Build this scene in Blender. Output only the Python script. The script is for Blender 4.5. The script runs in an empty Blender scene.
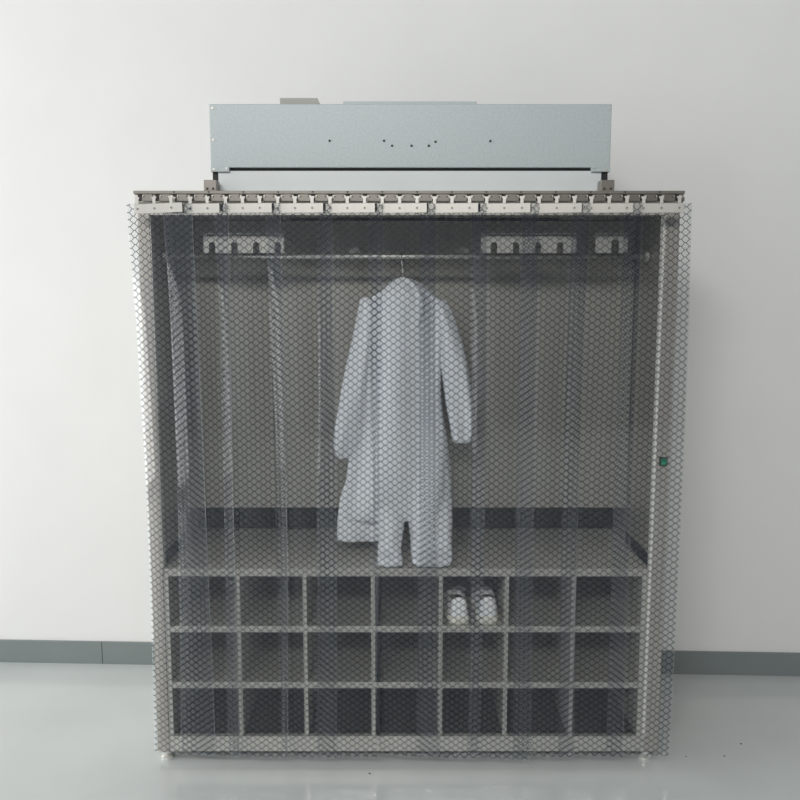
import bpy, bmesh, math, random
from mathutils import Vector, Matrix
random.seed(4)
C = bpy.context.scene.collection
sc = bpy.context.scene
R = math.radians

# ------------------------------------------------------------------ helpers
def obj(name, bm, mats, parent=None, smooth=False, label=None):
    bmesh.ops.recalc_face_normals(bm, faces=bm.faces[:]) if smooth != 'keep' else None
    me = bpy.data.meshes.new(name)
    bm.to_mesh(me); bm.free()
    if not isinstance(mats, (list, tuple)): mats = [mats]
    for m in mats: me.materials.append(m)
    if smooth:
        for p in me.polygons: p.use_smooth = True
    o = bpy.data.objects.new(name, me); C.objects.link(o)
    if parent is not None: o.parent = parent
    if label: o['label'] = label
    return o

def thing(name, label, cat, loc=(0, 0, 0), rotz=0, group=None):
    o = bpy.data.objects.new(name, None); C.objects.link(o)
    o.location = loc; o.rotation_euler = (0, 0, rotz); o.empty_display_size = .05
    o['label'] = label; o['category'] = cat
    if group: o['group'] = group
    return o

def structure(o): o['kind'] = 'structure'; return o

def box(bm, x0, x1, y0, y1, z0, z1, bev=0, mat=0):
    vs = [bm.verts.new((x, y, z)) for x in (x0, x1) for y in (y0, y1) for z in (z0, z1)]
    fs = [bm.faces.new([vs[i] for i in q]) for q in
          ((0, 1, 3, 2), (4, 6, 7, 5), (0, 4, 5, 1), (2, 3, 7, 6), (0, 2, 6, 4), (1, 5, 7, 3))]
    for f_ in fs: f_.material_index = mat
    if bev:
        es = {e for f_ in fs for e in f_.edges}
        r = bmesh.ops.bevel(bm, geom=list(es), offset=bev, segments=2, affect='EDGES', profile=.5)
        for f_ in r['faces']: f_.material_index = mat
    return bm

def B(*a, **k): return box(bmesh.new(), *a, **k)

def cyl(bm, p0, p1, r, n=16, r1=None, cap=True):
    p0 = Vector(p0); p1 = Vector(p1); d = (p1 - p0).normalized()
    u = d.orthogonal().normalized(); v = d.cross(u); r1 = r if r1 is None else r1
    a = [bm.verts.new(p0 + (u * math.cos(2*math.pi*i/n) + v * math.sin(2*math.pi*i/n)) * r) for i in range(n)]
    b = [bm.verts.new(p1 + (u * math.cos(2*math.pi*i/n) + v * math.sin(2*math.pi*i/n)) * r1) for i in range(n)]
    for i in range(n): bm.faces.new((a[i], a[(i+1) % n], b[(i+1) % n], b[i]))
    if cap: bm.faces.new(a[::-1]); bm.faces.new(b)
    return bm

def tube(bm, pts, r, n=10):
    pts = [Vector(p) for p in pts]; rings = []; prev = None
    for i, p in enumerate(pts):
        t = (pts[min(i+1, len(pts)-1)] - pts[max(i-1, 0)]).normalized()
        u = t.orthogonal().normalized() if prev is None else (prev - t * prev.dot(t)).normalized()
        prev = u; v = t.cross(u)
        rings.append([bm.verts.new(p + (u*math.cos(2*math.pi*k/n) + v*math.sin(2*math.pi*k/n))*r) for k in range(n)])
    for a, b in zip(rings, rings[1:]):
        for k in range(n): bm.faces.new((a[k], a[(k+1) % n], b[(k+1) % n], b[k]))
    bm.faces.new(rings[0][::-1]); bm.faces.new(rings[-1])
    return bm

def lathe(bm, prof, c=(0, 0, 0), n=24):
    rings = []
    for r, z in prof:
        rings.append([bm.verts.new((c[0]+r*math.cos(2*math.pi*k/n), c[1]+r*math.sin(2*math.pi*k/n), c[2]+z)) for k in range(n)])
    for a, b in zip(rings, rings[1:]):
        for k in range(n): bm.faces.new((a[k], a[(k+1) % n], b[(k+1) % n], b[k]))
    bm.faces.new(rings[0][::-1]); bm.faces.new(rings[-1])
    return bm

def prism_xz(bm, pts, y0, y1):
    a = [bm.verts.new((x, y0, z)) for x, z in pts]; b = [bm.verts.new((x, y1, z)) for x, z in pts]
    bm.faces.new(a); bm.faces.new(b[::-1]); n = len(pts)
    for i in range(n): bm.faces.new((a[i], b[i], b[(i+1) % n], a[(i+1) % n]))
    return bm

# ------------------------------------------------------------------ materials
def mat(name, col, rough=.5, metal=0., spec=.5, **kw):
    m = bpy.data.materials.new(name); m.use_nodes = True
    b = m.node_tree.nodes['Principled BSDF']
    b.inputs['Base Color'].default_value = (*col, 1)
    b.inputs['Roughness'].default_value = rough; b.inputs['Metallic'].default_value = metal
    b.inputs['Specular IOR Level'].default_value = spec
    nt = m.node_tree
    if kw.get('noise'):
        sx, sy, sz = kw.get('nscale', (8, 8, 8))
        tc = nt.nodes.new('ShaderNodeTexCoord'); mp = nt.nodes.new('ShaderNodeMapping')
        mp.inputs['Scale'].default_value = (sx, sy, sz)
        nz = nt.nodes.new('ShaderNodeTexNoise'); nz.inputs['Scale'].default_value = 1; nz.inputs['Detail'].default_value = kw.get('detail', 4)
        nt.links.new(tc.outputs['Object'], mp.inputs[0]); nt.links.new(mp.outputs[0], nz.inputs['Vector'])
        rp = nt.nodes.new('ShaderNodeMapRange'); a = kw['noise']
        rp.inputs['From Min'].default_value = .3; rp.inputs['From Max'].default_value = .7
        rp.inputs['To Min'].default_value = 1 - a; rp.inputs['To Max'].default_value = 1 + a
        nt.links.new(nz.outputs['Fac'], rp.inputs[0])
        mx = nt.nodes.new('ShaderNodeVectorMath'); mx.operation = 'SCALE'
        mx.inputs[0].default_value = col; nt.links.new(rp.outputs[0], mx.inputs['Scale'])
        nt.links.new(mx.outputs[0], b.inputs['Base Color'])
        if kw.get('bump'):
            bp = nt.nodes.new('ShaderNodeBump'); bp.inputs['Strength'].default_value = kw['bump']; bp.inputs['Distance'].default_value = kw.get('bdist', .002)
            nt.links.new(nz.outputs['Fac'], bp.inputs['Height']); nt.links.new(bp.outputs[0], b.inputs['Normal'])
    return m

M = {}
M['wall'] = mat('wall_paint', (.80, .80, .79), .75, noise=.015, nscale=(3, 3, 3), bump=.15, bdist=.004, detail=6)
M['floor'] = mat('floor_epoxy', (.58, .612, .608), .15, 0., .6, noise=.05, nscale=(2.2, 2.2, 2.2), bump=.03, bdist=.01, detail=3)
M['skirt'] = mat('skirting_paint', (.21, .24, .24), .2, noise=.03, nscale=(5, 5, 5))
M['steel'] = mat('brushed_stainless', (.60, .58, .535), .42, .55, noise=.08, nscale=(3, 3, 160))
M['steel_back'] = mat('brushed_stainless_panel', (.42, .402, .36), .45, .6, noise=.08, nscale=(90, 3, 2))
M['steel_rail'] = mat('polished_stainless', (.33, .31, .28), .32, .8, noise=.05, nscale=(160, 4, 4))
M['steel_light'] = mat('satin_stainless', (.58, .565, .53), .4, .7, noise=.04, nscale=(40, 4, 4))
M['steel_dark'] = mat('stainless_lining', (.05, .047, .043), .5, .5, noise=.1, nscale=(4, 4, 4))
M['steel_brown'] = mat('dull_stainless', (.26, .245, .22), .4, .7, noise=.06, nscale=(60, 4, 4))
M['lip'] = mat('lip_painted_highlight', (.90, .88, .82), .4, .1)  # specular glint on the post's inner edge, painted as a pale base colour
M['post'] = mat('warm_stainless', (.53, .49, .445), .42, .5, noise=.08, nscale=(60, 3, 3))
M['bench'] = mat('bench_stainless', (.50, .48, .44), .5, .25, noise=.08, nscale=(3, 60, 3))
M['chrome'] = mat('chrome', (.85, .84, .82), .12, 1.)
M['foot'] = mat('nickel_foot', (.82, .81, .79), .2, .6)
M['galv'] = mat('galvanised_sheet', (.43, .48, .49), .5, .15, noise=.07, nscale=(150, 150, 150), detail=2)
M['alu'] = mat('anodised_aluminium', (.62, .66, .67), .45, .1, noise=.03, nscale=(6, 6, 6))
M['grey_cover'] = mat('grey_cover', (.40, .40, .37), .6)
M['black'] = mat('black_rubber', (.008, .008, .009), .6)
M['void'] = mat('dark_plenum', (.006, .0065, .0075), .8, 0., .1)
M['green'] = mat('green_switch', (.0, .30, .16), .35)
M['hole'] = mat('dark_hole', (.03, .028, .025), .7)
M['fabric'] = mat('white_polyester', (.85, .87, .91), .75, noise=.02, nscale=(9, 9, 3.5), bump=1., bdist=.03, detail=3)
M['shoe'] = mat('white_shoe', (.93, .94, .95), .5)
M['sole'] = mat('cream_sole', (.86, .84, .74), .55)
M['lining'] = mat('grey_shoe_lining', (.25, .25, .26), .8)
M['grit'] = mat('black_grit', (.02, .02, .02), .7)

def pvc(name, grid):
    m = bpy.data.materials.new(name); m.use_nodes = True
    nt = m.node_tree; nt.nodes.clear(); N = nt.nodes.new; L = nt.links.new
    out = N('ShaderNodeOutputMaterial')
    tr = N('ShaderNodeBsdfTransparent'); tr.inputs[0].default_value = (.97, .975, .978, 1)
    df = N('ShaderNodeBsdfTranslucent'); df.inputs[0].default_value = (.50, .68, .86, 1)
    d2 = N('ShaderNodeBsdfDiffuse'); d2.inputs[0].default_value = (.50, .68, .86, 1)
    hz = N('ShaderNodeMixShader'); hz.inputs[0].default_value = .5; L(df.outputs[0], hz.inputs[1]); L(d2.outputs[0], hz.inputs[2])
    m1 = N('ShaderNodeMixShader'); m1.inputs[0].default_value = .007; L(tr.outputs[0], m1.inputs[1]); L(hz.outputs[0], m1.inputs[2])
    gl = N('ShaderNodeBsdfGlossy'); gl.inputs['Color'].default_value = (1, 1, 1, 1); gl.inputs['Roughness'].default_value = .05
    lw = N('ShaderNodeLayerWeight'); pw_ = N('ShaderNodeMath'); pw_.operation = 'POWER'; L(lw.outputs['Facing'], pw_.inputs[0]); pw_.inputs[1].default_value = 5
    fr = N('ShaderNodeMapRange'); fr.inputs['To Min'].default_value = .048; fr.inputs['To Max'].default_value = .9; L(pw_.outputs[0], fr.inputs[0])
    m2 = N('ShaderNodeMixShader'); L(fr.outputs[0], m2.inputs[0]); L(m1.outputs[0], m2.inputs[1]); L(gl.outputs[0], m2.inputs[2])
    last = m2
    if grid:
        a, b, w = .0290, .0212, .0019
        uv = N('ShaderNodeUVMap'); sp = N('ShaderNodeSeparateXYZ'); L(uv.outputs[0], sp.inputs[0])
        def mth(op, x, y=None, z=None):
            n = N('ShaderNodeMath'); n.operation = op
            for i, v in enumerate((x, y, z)):
                if v is None: continue
                if isinstance(v, (int, float)): n.inputs[i].default_value = v
                else: L(v, n.inputs[i])
            return n.outputs[0]
        kk = 1.12; bb = b*kk
        def cell(off):
            qx = mth('SUBTRACT', mth('MULTIPLY', mth('FRACT', mth('ADD', mth('DIVIDE', sp.outputs[0], a), off)), a), a/2)
            qy = mth('SUBTRACT', mth('MULTIPLY', mth('FRACT', mth('ADD', mth('DIVIDE', sp.outputs[1], b), off)), bb), bb/2)
            return mth('ADD', mth('MULTIPLY', qx, qx), mth('MULTIPLY', qy, qy)), mth('SUBTRACT', bb/2, mth('ABSOLUTE', qy))
        d1, e1 = cell(0.); d2_, e2 = cell(.5)
        diag = mth('DIVIDE', mth('ABSOLUTE', mth('SUBTRACT', d1, d2_)), 2*math.hypot(a/2, bb/2))
        sel = mth('LESS_THAN', d1, d2_)
        hor = mth('ADD', mth('MULTIPLY', sel, e1), mth('MULTIPLY', mth('SUBTRACT', 1, sel), e2))
        dist = mth('SMOOTH_MIN', diag, hor, .0025)
        line = mth('MULTIPLY', mth('LESS_THAN', dist, w/2), .94)
        ink = N('ShaderNodeBsdfPrincipled'); ink.inputs['Base Color'].default_value = (.012, .014, .03, 1); ink.inputs['Roughness'].default_value = .5; ink.inputs['Specular IOR Level'].default_value = .2
        m3 = N('ShaderNodeMixShader'); L(line, m3.inputs[0]); L(m2.outputs[0], m3.inputs[1]); L(ink.outputs[0], m3.inputs[2]); last = m3
    L(last.outputs[0], out.inputs[0])
    return m
M['pvc_grid'] = pvc('grid_pvc', True)
M['pvc_clear'] = pvc('clear_pvc', False)
m = bpy.data.materials.new('pvc_edge'); m.use_nodes = True; nt = m.node_tree; nt.nodes.clear()
e_o = nt.nodes.new('ShaderNodeOutputMaterial'); e_m = nt.nodes.new('ShaderNodeMixShader'); e_m.inputs[0].default_value = .75
e_t = nt.nodes.new('ShaderNodeBsdfTransparent'); e_d = nt.nodes.new('ShaderNodeBsdfTranslucent'); e_d.inputs[0].default_value = (.85, .92, .9, 1)
nt.links.new(e_t.outputs[0], e_m.inputs[1]); nt.links.new(e_d.outputs[0], e_m.inputs[2]); nt.links.new(e_m.outputs[0], e_o.inputs[0])
M['pvc_edge'] = m

# ------------------------------------------------------------------ setting
def wall_y(x): return .688 - .0387 * x
ang = math.atan(-.0387)
bm = B(-7, 6, -7, 2.2, -.06, 0)
structure(obj('floor', bm, M['floor']))
bm = B(-6, 6, 0, .2, 0, 4.2)
w = structure(obj('wall_back', bm, M['wall'])); w.location = (0, .688, 0); w.rotation_euler.z = ang
xs = -1.272
bm = B(-6, xs - .0012, -.011, .02, 0.0, .098, bev=.001)
o = structure(obj('baseboard_left', bm, M['skirt'])); o.location = (0, .688, 0); o.rotation_euler.z = ang
bm = B(xs + .0012, 6, -.011, .02, 0.0, .098, bev=.001)
o = structure(obj('baseboard_right', bm, M['skirt'])); o.location = (0, .688, 0); o.rotation_euler.z = ang

# ------------------------------------------------------------------ wardrobe
XL, XR = -.815, .868
IL, IR = -.777, .817
cab = thing('clean_room_wardrobe', 'large stainless steel garment cabinet with three rows of shoe cubbies, on grey floor', 'cabinet', (0, 0, 0))
DP = .50
for x0, x1 in ((XL, IL), (.824, XR)):
    obj('corner_post', B(x0, x1, 0, .04, .033, 1.865, bev=.002), M['post'], cab)
    obj('corner_post', B(x0, x1, DP - .04, DP, .033, 1.865, bev=.002), M['steel'], cab)
# side panels with a low air slot near the shelf
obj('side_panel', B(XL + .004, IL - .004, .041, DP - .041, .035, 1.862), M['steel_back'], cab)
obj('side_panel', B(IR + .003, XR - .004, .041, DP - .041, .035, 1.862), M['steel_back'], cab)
obj('post_lip', B(IR - .001, .8236, -.0035, .022, .09, 1.803, bev=.001), M['lip'], cab)
obj('post_lip', B(IL + .0005, IL + .004, .0, .022, .672, 1.80), M['steel_light'], cab)
obj('air_slot', B(IR + .0005, IR + .0028, .03, .285, .672, .712), M['void'], cab, label='dark air slot low in the right inner wall')
obj('air_slot', B(IL - .0038, IL - .0015, .045, .285, .672, .712), M['void'], cab, label='dark air slot low in the left inner wall')
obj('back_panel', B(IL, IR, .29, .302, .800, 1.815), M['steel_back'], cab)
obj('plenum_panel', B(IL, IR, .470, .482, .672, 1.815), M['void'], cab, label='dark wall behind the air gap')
obj('outer_back_panel', B(XL + .002, XR - .002, DP, DP + .006, .035, 1.865), M['steel'], cab)
# ceiling of hanging bay
bm = B(IL, IR, .002, .468, 1.818, 1.832)
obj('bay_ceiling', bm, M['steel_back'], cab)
for y0, y1 in ((.085, .105), (.225, .245)):
    obj('filter_gap', B(-.372, .535, y0, y1, 1.8145, 1.8175), M['void'], cab, label='long dark slit in the bay ceiling')
obj('top_panel', B(XL, XR, -.002, DP + .004, 1.866, 1.8775, bev=.001), M['steel'], cab)
obj('head_beam', B(IL, .8235, .001, .04, 1.805, 1.8175), M['steel'], cab)
# garment rod and slotted plates
RY, RZ = .14, 1.685
bm = bmesh.new(); cyl(bm, (IL, RY, RZ), (IR, RY, RZ), .0085, 16)
rod = obj('garment_rod', bm, M['steel_light'], cab, smooth=True)
for x, s in ((IL, 1), (IR, -1)):
    bm = bmesh.new(); cyl(bm, (x, RY, RZ), (x + .012*s, RY, RZ), .018, 20); obj('rod_flange', bm, M['steel_light'], rod)
def slotted(x0, x1, slots, z0=1.6985, z1=1.753, h=.036, w=.021):
    S = .961; x0 *= S; x1 *= S; slots = [q*S for q in slots]; w *= S; h *= S; z0 = 1.54 + (z0 - 1.54)*S; z1 = 1.54 + (z1 - 1.54)*S; Y = .06
    prof = [(x0, z0)]
    for q in slots:
        prof.append((q - w/2, z0))
        for k in range(11):
            a = math.pi - math.pi*k/10
            prof.append((q + w/2*math.cos(a), z0 + h - w/2 + w/2*math.sin(a)))
        prof.append((q + w/2, z0))
    prof.append((x1, z0))
    bm = bmesh.new()
    cl = [[bm.verts.new((px, py, pz)) for py, pz in ((Y, z), (Y, z1), (Y + .003, z1), (Y + .003, z))] for px, z in prof]
    for a, b in zip(cl, cl[1:]):
        for k in range(4):
            if abs(a[0].co.x - b[0].co.x) < 1e-6 and k != 3: continue
            bm.faces.new((a[k], b[k], b[(k+1) % 4], a[(k+1) % 4]))
    bm.faces.new(cl[0]); bm.faces.new(cl[-1][::-1])
    box(bm, x0, x1, Y + .001, Y + .008, z1 + .006, z1 + .0105)
    box(bm, x0 + .005, x0 + .011, Y, .29, z1 - .004, z1 + .008); box(bm, x1 - .011, x1 - .005, Y, .29, z1 - .004, z1 + .008)
    return bm
obj('slotted_rail', slotted(-.652, -.385, (-.623, -.549, -.477, -.405)), M['steel_light'], cab)
obj('slotted_rail', slotted(.268, .585, (.312, .385, .458, .531)), M['steel_light'], cab)
obj('slotted_rail', slotted(.648, .755, (.713,), w=.026, h=.044), M['steel_light'], cab)
for x in (-.378, -.152, .212):
    if x < -.3: continue
    bm = bmesh.new()
    pts = [(x + .02*math.cos(math.pi*k/8), 1.699 + .018*math.sin(math.pi*k/8)) for k in range(9)]
    prism_xz(bm, pts, .165, .168); box(bm, x - .004, x + .004, .168, .29, 1.701, 1.709)
    obj('garment_hook', bm, M['steel_light'], cab)
# shoe cubbies
SH = ((.643, .670), (.451, .472), (.256, .277))
obj('bench_top', B(IL, IR, .004, .469, .643, .669, bev=.0015), M['bench'], cab)
for z0, z1 in SH[1:]:
    obj('cubby_shelf', B(-.760, .794, .004, .44, z0, z1, bev=.0015), M['steel'], cab)
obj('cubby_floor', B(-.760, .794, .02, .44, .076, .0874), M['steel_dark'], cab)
obj('kick_rail', B(IL, .8235, .0015, .03, .033, .0874, bev=.0015), M['steel'], cab)
obj('cubby_side', B(IL, -.7605, .004, .44, .0875, .6425, bev=.001), M['steel'], cab)
obj('cubby_side', B(.7945, IR, .004, .44, .0875, .6425, bev=.001), M['steel'], cab)
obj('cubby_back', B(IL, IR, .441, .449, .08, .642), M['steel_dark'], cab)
cols = (-.5327, -.314, -.0888, .1348, .3518, .5722)
rows = ((.0876, .2558), (.2772, .4508), (.4722, .6428))
for z0, z1 in rows:
    for c in cols:
        obj('cubby_divider', B(c - .0068, c + .0068, .005, .439, z0, z1, bev=.001), M['steel'], cab)
    obj('seam_strip', B(-.0785, -.0685, .006, .439, z0, z1), M['black'], cab, label='black seam beside the middle divider')
obj('seam_cover', B(-.0775, -.0655, -.0005, .0013, .035, .086), M['steel_light'], cab)
# levelling feet
for x in (-.790, .830):
    for y in (.022, DP - .022):
        bm = bmesh.new(); lathe(bm, [(.0205, .0), (.022, .003), (.022, .009), (.015, .0135), (.009, .015), (.009, .018), (.0145, .019), (.0145, .027), (.008, .0275), (.008, .0345)], (x, y, 0))
        obj('levelling_foot', bm, M['foot'], cab, smooth=False)
# switch
sw = obj('power_switch', B(.8335, .8600, -.004, .001, 1.0135, 1.0425, bev=.0015), M['black'], cab, label='small black framed switch on the right post')
bm = bmesh.new(); prism_xz(bm, [(.838, 1.0185), (.8555, 1.0185), (.8555, 1.0385), (.838, 1.0385)], -.0075, -.003)
obj('rocker', bm, M['green'], sw, label='green rocker button')

# hook rail at the top
P = .0525
rail = obj('hook_rail', B(-.806, .861, -.046, -.0025, 1.8365, 1.8615, bev=.001), M['steel'], cab)
obj('rail_flange', B(-.807, .862, -.052, -.0005, 1.8620, 1.8712, bev=.001), M['steel_brown'], rail)
NT = 32
x_first = -.806
tabs = []
i = 0
bmh = bmesh.new()
tooth_src = None
x = -.7885
while x < .855:
    tabs.append(x); x += P
prev = -.806
def tooth(x0, x1):
    bm = bmesh.new(); zb, zt = 1.8408, 1.8606
    prism_xz(bm, [(x0, zb), (x1, zb), (x1, zt - .008), (x1 - .006, zt - .008), (x1 - .006, zt), (x0 + .006, zt), (x0 + .006, zt - .008), (x0, zt - .008)], -.053, -.0462)
    t = obj('hook_tooth', bm, M['steel_rail'], rail)
    return t
teeth_edges = []
for k in range(len(tabs) + 1):
    a = -.806 if k == 0 else tabs[k-1] + .0075
    b2 = .861 if k == len(tabs) else tabs[k] - .0075
    if b2 - a > .012:
        t = tooth(a, b2)
        if b2 - a > .03:
            for xx in (a + .0065, b2 - .0065):
                bm = bmesh.new(); cyl(bm, (xx, -.0535, 1.8535), (xx, -.0528, 1.8535), .0022, 8); obj('rivet', bm, M['hole'], t)
for x in tabs:
    obj('notch', B(x - .0062, x + .0062, -.0482, -.0461, 1.841, 1.8605), M['hole'], rail)
for k in range(2, len(tabs), 2):
    bm = bmesh.new(); cyl(bm, (tabs[k], -.0525, 1.8675), (tabs[k], -.0518, 1.8675), .0028, 8); obj('screw', bm, M['hole'], rail)

# ------------------------------------------------------------------ PVC strips
ZT = 1.8315
LR = [((-.8246, -.6253), (-.8061, -.6077), (-.8101, -.6035)),
      ((-.7159, -.5165), (-.7133, -.5246), (-.7248, -.5247)),
      ((-.5588, -.3595), (-.563, -.3583), (-.5674, -.3673)),
      ((-.4048, -.2054), (-.3966, -.2015), (-.3903, -.2066)),
      ((-.2477, -.0514), (-.2671, -.0704), (-.2755, -.0754)),
      ((-.0936, .1057), (-.0832, .1179), (-.0722, .1285)),
      ((.0604, .2598), (.0592, .2659), (.0558, .2591)),
      ((.2175, .4169), (.2271, .4222), (.2263, .4264)),
      ((.3715, .5709), (.371, .5598), (.3739, .5674)),
      ((.5226, .728), (.5182, .7253), (.5247, .7264)),
      ((.6797, .876), (.6813, .8828), (.6822, .8789))]
curl = [.016, .026, .022, .032, .020, .016, .014, .030, .016, .018, .012]
names = ['leftmost', 'second from the left', 'third from the left', 'fourth from the left', 'fifth from the left', 'middle one',
         'fifth from the right', 'fourth from the right', 'third from the right', 'second from the right', 'rightmost']
extra = ['hung from the tilted clamp plate', 'deeply overlapped by its left neighbour', 'in front of the second cubby column',
         'with a bright curled left edge', 'hanging left of the white coverall', 'before the white coverall',
         'beside the right sleeve', 'in front of the shoes', 'in front of the sixth cubby column',
         'beside the right inner wall', 'overhanging the post with green switch']
def lag(z, zs, v):
    r = 0
    for i in range(3):
        t = v[i]
        for j in range(3):
            if j != i: t *= (z - zs[j])/(zs[i] - zs[j])
        r += t
    return r
zs = (1.783, .6228, .0951)
ZB = [.066, .060, .058, .0575, .0585, .0565, .054, .049, .058, .060, .062]
for k in range(11):
    rng = random.Random(k*7 + 1)
    root = thing('pvc_strip', 'clear mesh-printed PVC strip, %s, %s' % (names[k], extra[k]), 'curtain strip',
                 (0, 0, 0), 0, 'PVC strips hanging from the hook rail')
    xc = (LR[k][0][0] + LR[k][0][1])/2
    root.location = (xc, -.06, ZT)
    NX, NZ = 18, 60
    bm = bmesh.new(); uvl = bm.loops.layers.uv.new('UVMap')
    ph = rng.uniform(0, 6); du = rng.uniform(0, .03); dv = rng.uniform(0, .02)
    def pos(s, t):
        z = ZT + (ZB[k] - ZT)*t
        l = lag(z, zs, [q[0] for q in LR[k]]); r = lag(z, zs, [q[1] for q in LR[k]])
        x = l + (r - l)*s
        g = min(1, t*5); g = g*g*(3 - 2*g)
        y = -.058 - .018*s
        y -= g*.007*math.sin(math.pi*s)*(1 + .5*math.sin(3*t + ph))
        y += g*curl[k]*math.exp(-s/(.15 if k in (3, 7) else .20))*(1 - .55*abs(t - .5))
        y += g*.003*math.sin(2.2*math.pi*t + ph)*(s - .5)
        if s > .9: y -= g*.004*((s - .9)/.1)**2
        return Vector((x - xc, y + .06, z - ZT))
    TH = .0022
    fr = [[bm.verts.new(pos(i/NX, j/NZ)) for i in range(NX+1)] for j in range(NZ+1)]
    bk = [[bm.verts.new(pos(i/NX, j/NZ) + Vector((0, TH, 0))) for i in range(NX+1)] for j in range(NZ+1)]
    H = ZT - ZB[k]
    def quad(vs, uvs, mi):
        f = bm.faces.new(vs); f.material_index = mi
        for lp, u in zip(f.loops, uvs): lp[uvl].uv = u
    for j in range(NZ):
        for i in range(NX):
            U = [(i/NX*.2 + du, -j/NZ*H + dv), (i/NX*.2 + du, -(j+1)/NZ*H + dv), ((i+1)/NX*.2 + du, -(j+1)/NZ*H + dv), ((i+1)/NX*.2 + du, -j/NZ*H + dv)]
            quad((fr[j][i], fr[j+1][i], fr[j+1][i+1], fr[j][i+1]), U, 0)
            quad((bk[j][i], bk[j][i+1], bk[j+1][i+1], bk[j+1][i]), U, 1)
    def rim(a, b, c, d, mi):
        quad([bm.verts.new(q.co) for q in (a, b, c, d)], [(0, 0)]*4, mi)
    for j in range(NZ):
        rim(fr[j][0], bk[j][0], bk[j+1][0], fr[j+1][0], 2)
        rim(fr[j][NX], fr[j+1][NX], bk[j+1][NX], bk[j][NX], 2)
    for i in range(NX):
        rim(fr[NZ][i], bk[NZ][i], bk[NZ][i+1], fr[NZ][i+1], 2)
        rim(fr[0][i], fr[0][i+1], bk[0][i+1], bk[0][i], 2)
    for f in bm.faces: f.smooth = f.material_index < 2
    obj('sheet', bm, [M['pvc_grid'], M['pvc_clear'], M['pvc_edge']], root, smooth='keep')
    for p in root.children[0].data.polygons: p.use_smooth = p.material_index < 2
    # clamp plate follows the tilt of the strip
    pw = .150
    rz = math.atan2(-.018, .2)
    pl_mat = M['steel_light']
    bm = B(-pw/2, pw/2, -.003, 0, -.0275, .0005, bev=.0006)
    near = [x for x in tabs if xc - pw/2 + .004 < x < xc + pw/2 - .004]
    plate = obj('clamp_plate', bm, pl_mat, root)
    plate.location = (0, -.0075, 0); plate.rotation_euler = (0, 0, rz)
    if k == 0: plate.rotation_euler = (0, R(-1.7), rz); plate.location = (-.002, -.0125, -.001)
    if k == 1: plate.location = (0, -.0072, -.001)
    for x in near:
        bm = bmesh.new(); prism_xz(bm, [(x - xc - .0048, -.001), (x - xc + .0048, -.001), (x - xc + .0048, .014), (x - xc + .0075, .017), (x - xc + .0075, .021), (x - xc - .0075, .021), (x - xc - .0075, .017), (x - xc - .0048, .014)], -.003, -.0005)
        obj('hook_tab', bm, pl_mat, plate)
        bm = bmesh.new(); cyl(bm, (x - xc, -.0048, -.0135), (x - xc, -.003, -.0135), .0032, 12); obj('rivet', bm, M['steel_brown'], plate)

# ------------------------------------------------------------------ fan filter unit
ffu = thing('fan_filter_unit', 'grey galvanised fan filter box sitting on top of the steel cabinet', 'air filter unit', (.033, .27, 1.878))
def F(name, x0, x1, y0, y1, z0, z1, m, par=None, bev=.001, label=None):
    return obj(name, B(x0 - .033, x1 - .033, y0 - .27, y1 - .27, z0 - 1.878, z1 - 1.878, bev=bev), m, par or ffu, label=label)
hs = F('housing', -.5935, .6588, .05, .50, 1.9555, 2.148, M['galv'], bev=.002)
F('filter_frame', -.572, .634, .056, .494, 1.8785, 1.9465, M['alu'], label='smooth pale aluminium filter frame')
F('gasket', -.577, .642, .062, .488, 1.9466, 1.9554, M['black'], bev=0, label='black gasket line')
for x0, x1 in ((-.5935, -.535), (.60, .6588)):
    F('corner_bracket', x0, x1, .047, .085, 1.9425, 1.957, M['galv'], hs)
for x0, x1 in ((-.590, -.5735), (.637, .654)):
    F('edge_seal', x0, x1, .058, .48, 1.8785, 1.9425, M['black'], bev=0, label='black vertical edge seal')
bm = bmesh.new(); prism_xz(bm, [(-.377 - .033, 2.149 - 1.878), (-.252 - .033, 2.149 - 1.878), (-.259 - .033, 2.173 - 1.878), (-.377 - .033, 2.173 - 1.878)], -.19, .06)
obj('control_box', bm, M['grey_cover'], ffu, label='small grey brown cover on the top left')
F('fan_cover', -.178, .240, .07, .46, 2.149, 2.1605, M['galv'])
for px, pz in ((-.583, 2.135), (-.583, 2.04), (-.22, 2.037), (-.05, 2.037), (-.025, 2.022), (.036, 2.022), (.09, 2.022), (.111, 2.034), (.282, 2.036), (.648, 2.135), (.642, 2.037), (-.583, 1.95), (-.543, 1.953), (.605, 1.955), (.645, 1.951)):
    y = .05 if pz > 1.96 else .047
    bm = bmesh.new(); cyl(bm, (px - .033, y - .27 - .0022, pz - 1.878), (px - .033, y - .27, pz - 1.878), .0036, 10)
    obj('screw', bm, M['hole'] if -.5 < px < .5 else M['steel'], hs)
# brackets bolted to the cabinet top that locate the filter unit
for x0, x1 in ((-.606, -.566), (.620, .662)):
    br = obj('filter_bracket', B(x0, x1, .002, .044, 1.8777, 1.911, bev=.0015), M['steel_brown'], cab)
    for xx in (x0 + .011, x1 - .011):
        bm = bmesh.new(); cyl(bm, (xx, .0, 1.8845), (xx, .002, 1.8845), .0035, 10); obj('bolt', bm, M['hole'], br)

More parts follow.
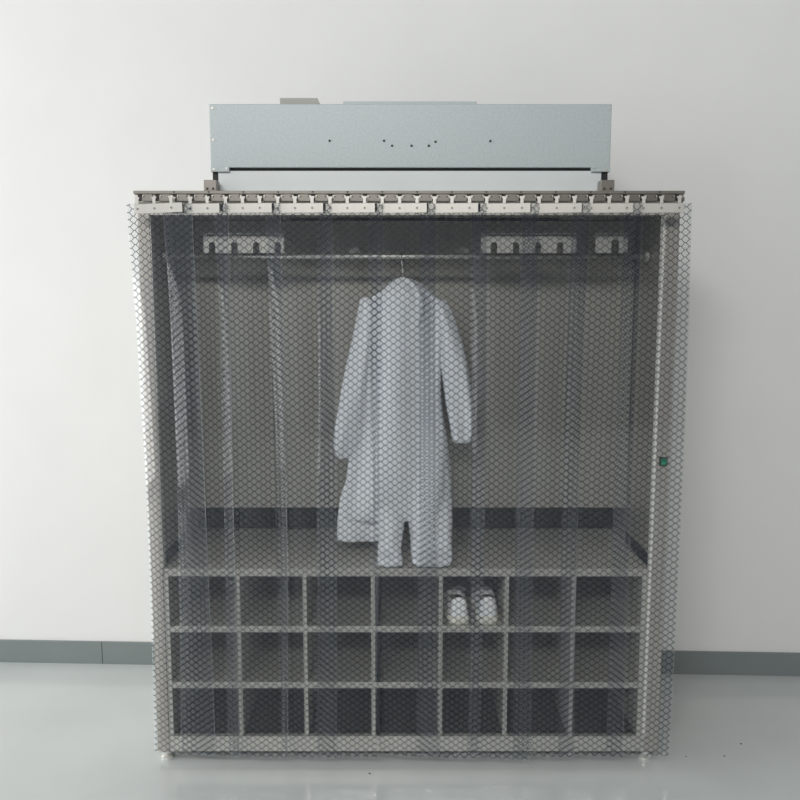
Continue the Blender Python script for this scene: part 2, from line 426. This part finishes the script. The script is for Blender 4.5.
# ------------------------------------------------------------------ garment
def loft(secs, n=40, caps=True, rip=(0, 7, 0), seed=0):
    """secs: (x, y, z, half width, half depth, tilt of ring toward +y)"""
    bm = bmesh.new(); rings = []
    # resample with catmull-rom
    S = []
    for i in range(len(secs) - 1):
        p0 = secs[max(i-1, 0)]; p1 = secs[i]; p2 = secs[i+1]; p3 = secs[min(i+2, len(secs)-1)]
        for q in range(5):
            t = q/5
            S.append([.5*((2*b) + (-a + c)*t + (2*a - 5*b + 4*c - d)*t*t + (-a + 3*b - 3*c + d)*t**3) for a, b, c, d in zip(p0, p1, p2, p3)])
    S.append(list(secs[-1]))
    amp, freq, drift = rip
    for j, (x, y, z, hw, hd, tl) in enumerate(S):
        ring = []
        for k in range(n):
            a = 2*math.pi*k/n
            c, s = math.cos(a), math.sin(a)
            ca = math.copysign(abs(c)**.8, c); sa = math.copysign(abs(s)**.8, s)
            env = min(1, j/6)
            rr = 1 + env*amp*(math.sin(freq*a + drift*j*.1 + seed) + .5*math.sin((freq*1.7)//1*a - drift*j*.07 + seed*2))
            lx = ca*hw*(1 + (rr - 1)*.12); ly = sa*hd*rr
            ring.append(bm.verts.new((x + lx, y + ly*math.cos(tl), z + ly*math.sin(tl))))
        rings.append(ring)
    for a, b in zip(rings, rings[1:]):
        for k in range(n): bm.faces.new((a[k], a[(k+1) % n], b[(k+1) % n], b[k]))
    if caps: bm.faces.new(rings[0][::-1]); bm.faces.new(rings[-1])
    return bm
cv = thing('coverall', 'white hooded clean room coverall hanging in the steel cabinet behind the PVC strips', 'coverall', (0, RY, 1.60))
def G(name, secs, **k):
    secs = [(x, y - RY, z - 1.60, a, b, t) for x, y, z, a, b, t in secs]
    return obj(name, loft(secs, **k), M['fabric'], cv, smooth=True)
G('body', [(.008, .14, 1.618, .018, .014, 0), (.015, .14, 1.602, .045, .028, 0), (.018, .14, 1.583, .066, .036, 0), (.016, .14, 1.55, .108, .044, 0), (.012, .14, 1.52, .133, .048, 0), (.008, .14, 1.48, .140, .05, 0),
           (.004, .14, 1.35, .136, .056, 0), (.000, .14, 1.2, .142, .06, 0), (-.002, .14, 1.05, .165, .062, 0), (-.003, .14, .95, .176, .062, 0),
           (-.008, .14, .86, .182, .055, 0), (-.010, .14, .805, .176, .035, 0), (-.010, .14, .795, .165, .015, 0)], rip=(.24, 6, 1.2), seed=1)
G('hood', [(.004, .112, 1.600, .02, .008, 0), (.008, .104, 1.585, .045, .012, 0), (.014, .094, 1.55, .062, .016, 0), (.018, .088, 1.50, .058, .014, 0), (.02, .088, 1.46, .040, .010, 0), (.02, .09, 1.44, .016, .004, 0)], rip=(.2, 5, 1), seed=3)
G('sleeve', [(-.112, .145, 1.552, .014, .016, 0), (-.112, .142, 1.53, .024, .03, 0), (-.120, .135, 1.42, .038, .042, 0), (-.138, .128, 1.30, .047, .044, 0), (-.156, .122, 1.18, .050, .043, 0),
             (-.173, .118, 1.09, .049, .04, 0), (-.188, .118, 1.045, .034, .032, 0), (-.190, .118, 1.018, .018, .022, 0)], rip=(.16, 4, 1.5), seed=5)
G('sleeve', [(.128, .145, 1.545, .022, .024, 0), (.142, .142, 1.50, .032, .034, 0), (.163, .135, 1.41, .042, .04, 0), (.185, .130, 1.30, .047, .042, 0), (.200, .126, 1.19, .046, .042, 0),
             (.208, .124, 1.12, .040, .038, 0), (.208, .124, 1.085, .034, .034, 0), (.206, .124, 1.07, .026, .026, 0)], rip=(.14, 4, -1.5), seed=2)
G('trouser_leg', [(.098, .14, .87, .080, .045, 0), (.104, .138, .80, .076, .046, 0), (.107, .13, .745, .072, .040, .1), (.107, .105, .708, .070, .030, .6), (.107, .06, .692, .068, .020, 1.2), (.106, .022, .688, .066, .016, 1.5), (.106, .004, .687, .060, .012, 1.55)], rip=(.10, 5, 1), seed=4)
G('trouser_leg', [(-.048, .13, .87, .050, .040, 0), (-.034, .118, .80, .047, .042, 0), (-.033, .112, .745, .041, .038, .1), (-.036, .092, .708, .039, .028, .6), (-.034, .055, .692, .040, .020, 1.2), (-.032, .022, .688, .042, .016, 1.5), (-.032, .004, .687, .038, .012, 1.55)], rip=(.10, 5, 1), seed=7)
G('loose_leg_fold', [(-.100, .155, .97, .060, .03, 0), (-.118, .158, .90, .078, .028, 0), (-.132, .160, .82, .080, .024, 0), (-.139, .162, .75, .078, .020, 0), (-.141, .163, .716, .076, .016, 0)], rip=(.2, 5, 1), seed=9)

hg = thing('clothes_hanger', 'thin metal hanger hook over the garment rod at the neck of the white coverall', 'hanger', (.004, RY, RZ))
pts = []
for k in range(13):
    a = R(-30 + 210*k/12)
    pts.append((0.0 , -.0115*math.cos(a), .0115*math.sin(a)))
pts = [(x, -y, z) for x, y, z in pts][::-1]
pts = pts + []
bm = bmesh.new()
hook = [(0, .0115*math.cos(R(a)), .0115*math.sin(R(a))) for a in range(-50, 181, 15)] + [(0.001, -.0115, -.012), (.004, -.006, -.03), (.006, 0, -.048), (.006, 0, -.075)]
tube(bm, hook, .0022, 8)
obj('hook', bm, M['chrome'], hg, smooth=True)
bm = bmesh.new(); tube(bm, [(-.115, 0, -.150), (-.06, 0, -.11), (.006, 0, -.074), (.07, 0, -.11), (.125, 0, -.150)], .006, 8)
obj('shoulder_bar', bm, M['chrome'], hg, smooth=True)

# ------------------------------------------------------------------ shoes
def shoe(loc, rot, label, mir=1, hi=0.):
    t = thing('shoe', label, 'shoe', loc, rot, 'pair of white shoes'); t.scale = (1.05, 1.08, 1.08)
    # along local +y = toe.  heel at y=0
    st = [(0, .022), (.012, .030), (.04, .0345), (.09, .034), (.14, .038), (.19, .041), (.225, .034), (.245, .018)]
    def cx(y): return mir*.008*math.sin(math.pi*y/.25)
    bm = bmesh.new(); rings = []
    for y, hw in st:
        ring = []
        for k in range(20):
            a = 2*math.pi*k/20; c, s = math.cos(a), math.sin(a)
            ring.append(bm.verts.new((cx(y) + math.copysign(abs(c)**.4, c)*(hw + .002), y, .0125 + math.copysign(abs(s)**.4, s)*.0125)))
        rings.append(ring)
    for a, b in zip(rings, rings[1:]):
        for k in range(20): bm.faces.new((a[k], a[(k+1) % 20], b[(k+1) % 20], b[k]))
    bm.faces.new(rings[0][::-1]); bm.faces.new(rings[-1])
    obj('sole', bm, M['sole'], t, smooth=True, label='cream rubber sole')
    # upper: cross sections, open collar near the heel
    up = [(.003, .021, .070 + hi), (.012, .028, .080 + hi), (.04, .032, .076 + hi*.4), (.09, .031, .066), (.125, .034, .070), (.16, .037, .058), (.20, .037, .045), (.228, .029, .036), (.243, .014, .027)]
    bm = bmesh.new(); rings = []; n = 22
    for y, hw, h in up:
        ring = []
        for k in range(n):
            a = math.pi*(-.08 + 1.16*k/(n-1)); c, s = math.cos(a), math.sin(a)
            ring.append(bm.verts.new((cx(y) + math.copysign(abs(c)**.55, c)*hw, y, .022 + (h - .022)*max(0, s)**.75)))
        rings.append(ring)
    for i, (a, b) in enumerate(zip(rings, rings[1:])):
        for k in range(n - 1):
            if 1 <= i <= 2 and 7 <= k <= 13: continue        # foot opening
            bm.faces.new((a[k], a[k+1], b[k+1], b[k]))
    bm.faces.new(rings[0]); bm.faces.new(rings[-1][::-1])
    u = obj('upper', bm, M['shoe'], t, smooth=True)
    md = u.modifiers.new('thick', 'SOLIDIFY'); md.thickness = .003; md.offset = -1
    ss = u.modifiers.new('sub', 'SUBSURF'); ss.levels = 1; ss.render_levels = 2
    bm = bmesh.new(); lathe(bm, [(.02, .024), (.026, .026), (.026, .030), (.018, .031)], (0, .048, 0), 16)
    obj('insole', bm, M['lining'], t, smooth=True)
    bm = bmesh.new(); rings = []
    tube(bm, [(-.030, .135, .060), (-.016, .128, .073), (0, .125, .077), (.016, .128, .073), (.030, .135, .060)], .0055, 8)
    obj('strap', bm, M['lining'], t, smooth=True, label='grey instep strap')
    return t
shoe((.197, .012, .4728), R(0), 'white shoe with cream sole, left one of the pair in the cubby', -1, .006)
shoe((.290, .012, .4728), R(1), 'white shoe with cream sole, right one of the pair, nearer the right divider', 1, .008)

# ------------------------------------------------------------------ grit on the floor
def fl(px, py):
    f = 800; t = R(7.05); a = (px - 400)/f; b = (400 - py)/f
    dy = math.cos(t) + b*math.sin(t); dz = -math.sin(t) + b*math.cos(t); s = -1.54/dz
    return a*s, dy*s - 2.53
for (x, y, r), lab in zip(((.876, .127, .0042), (1.194, .102, .0032), (1.105, .026, .0028), (.974, .024, .0022), (-.100, -.075, .003)),
        ('black speck of grit on the floor beside the right edge of the curtain', 'black speck of grit on the floor, farthest to the right', 'black speck of grit on the floor between two others, nearer the camera',
         'tiny black speck of grit on the floor right of the right foot', 'dark speck of grit on the floor in front of the cabinet middle')):
    bm = bmesh.new(); bmesh.ops.create_icosphere(bm, subdivisions=2, radius=r)
    for v in bm.verts: v.co.z = v.co.z*.5 + r*.5; v.co.x *= 1 + .3*math.sin(v.co.y*900)
    o = obj('grit_speck', bm, M['grit'], None, smooth=True); o.location = (x, y, 0)
    o['label'] = lab; o['category'] = 'grit'; o['group'] = 'grit specks on the floor'

# ------------------------------------------------------------------ light
def area(name, loc, target, sx, sy, power, col):
    l = bpy.data.lights.new(name, 'AREA'); l.shape = 'RECTANGLE'; l.size = sx; l.size_y = sy; l.energy = power; l.color = col
    o = bpy.data.objects.new(name, l); C.objects.link(o); o.location = loc
    d = Vector(target) - Vector(loc); o.rotation_euler = d.to_track_quat('-Z', 'Y').to_euler()
    return o
area('window_light_left', (-4.2, -.9, 1.65), (0, -.3, .9), 2.4, 3.2, 75, (1, .985, .96))
area('window_light_front', (-1.3, -6.6, 5.0), (0, 0, 1.0), 4.6, .9, 315, (1, .98, .945))
wd = bpy.data.worlds.new('world'); sc.world = wd; wd.use_nodes = True
nt = wd.node_tree; bg = nt.nodes['Background']; bg.inputs[0].default_value = (.88, .95, 1, 1)
# daylight is stronger from the window side (left) of the room
tc = nt.nodes.new('ShaderNodeTexCoord'); sx = nt.nodes.new('ShaderNodeSeparateXYZ'); nt.links.new(tc.outputs['Generated'], sx.inputs[0])
mr = nt.nodes.new('ShaderNodeMapRange'); mr.interpolation_type = 'SMOOTHSTEP'
mr.inputs['From Min'].default_value = -.15; mr.inputs['From Max'].default_value = -.85
mr.inputs['To Min'].default_value = .075; mr.inputs['To Max'].default_value = .90
nt.links.new(sx.outputs[0], mr.inputs[0]); nt.links.new(mr.outputs[0], bg.inputs[1])

# ------------------------------------------------------------------ camera
cam = bpy.data.cameras.new('camera'); co = bpy.data.objects.new('camera', cam); C.objects.link(co)
cam.sensor_width = 36; cam.sensor_fit = 'HORIZONTAL'; cam.lens = 36.0
co.location = (0, -2.53, 1.54); co.rotation_euler = (R(90 - 7.05), 0, 0)
cam.clip_start = .05
sc.camera = co
sc.view_settings.view_transform = 'Standard'; sc.view_settings.look = 'None'
sc.view_settings.gamma = 1; sc.view_settings.use_curve_mapping = False
sc.view_settings.exposure = 0.0
sc.cycles.transparent_max_bounces = 24
sc.cycles.max_bounces = 8
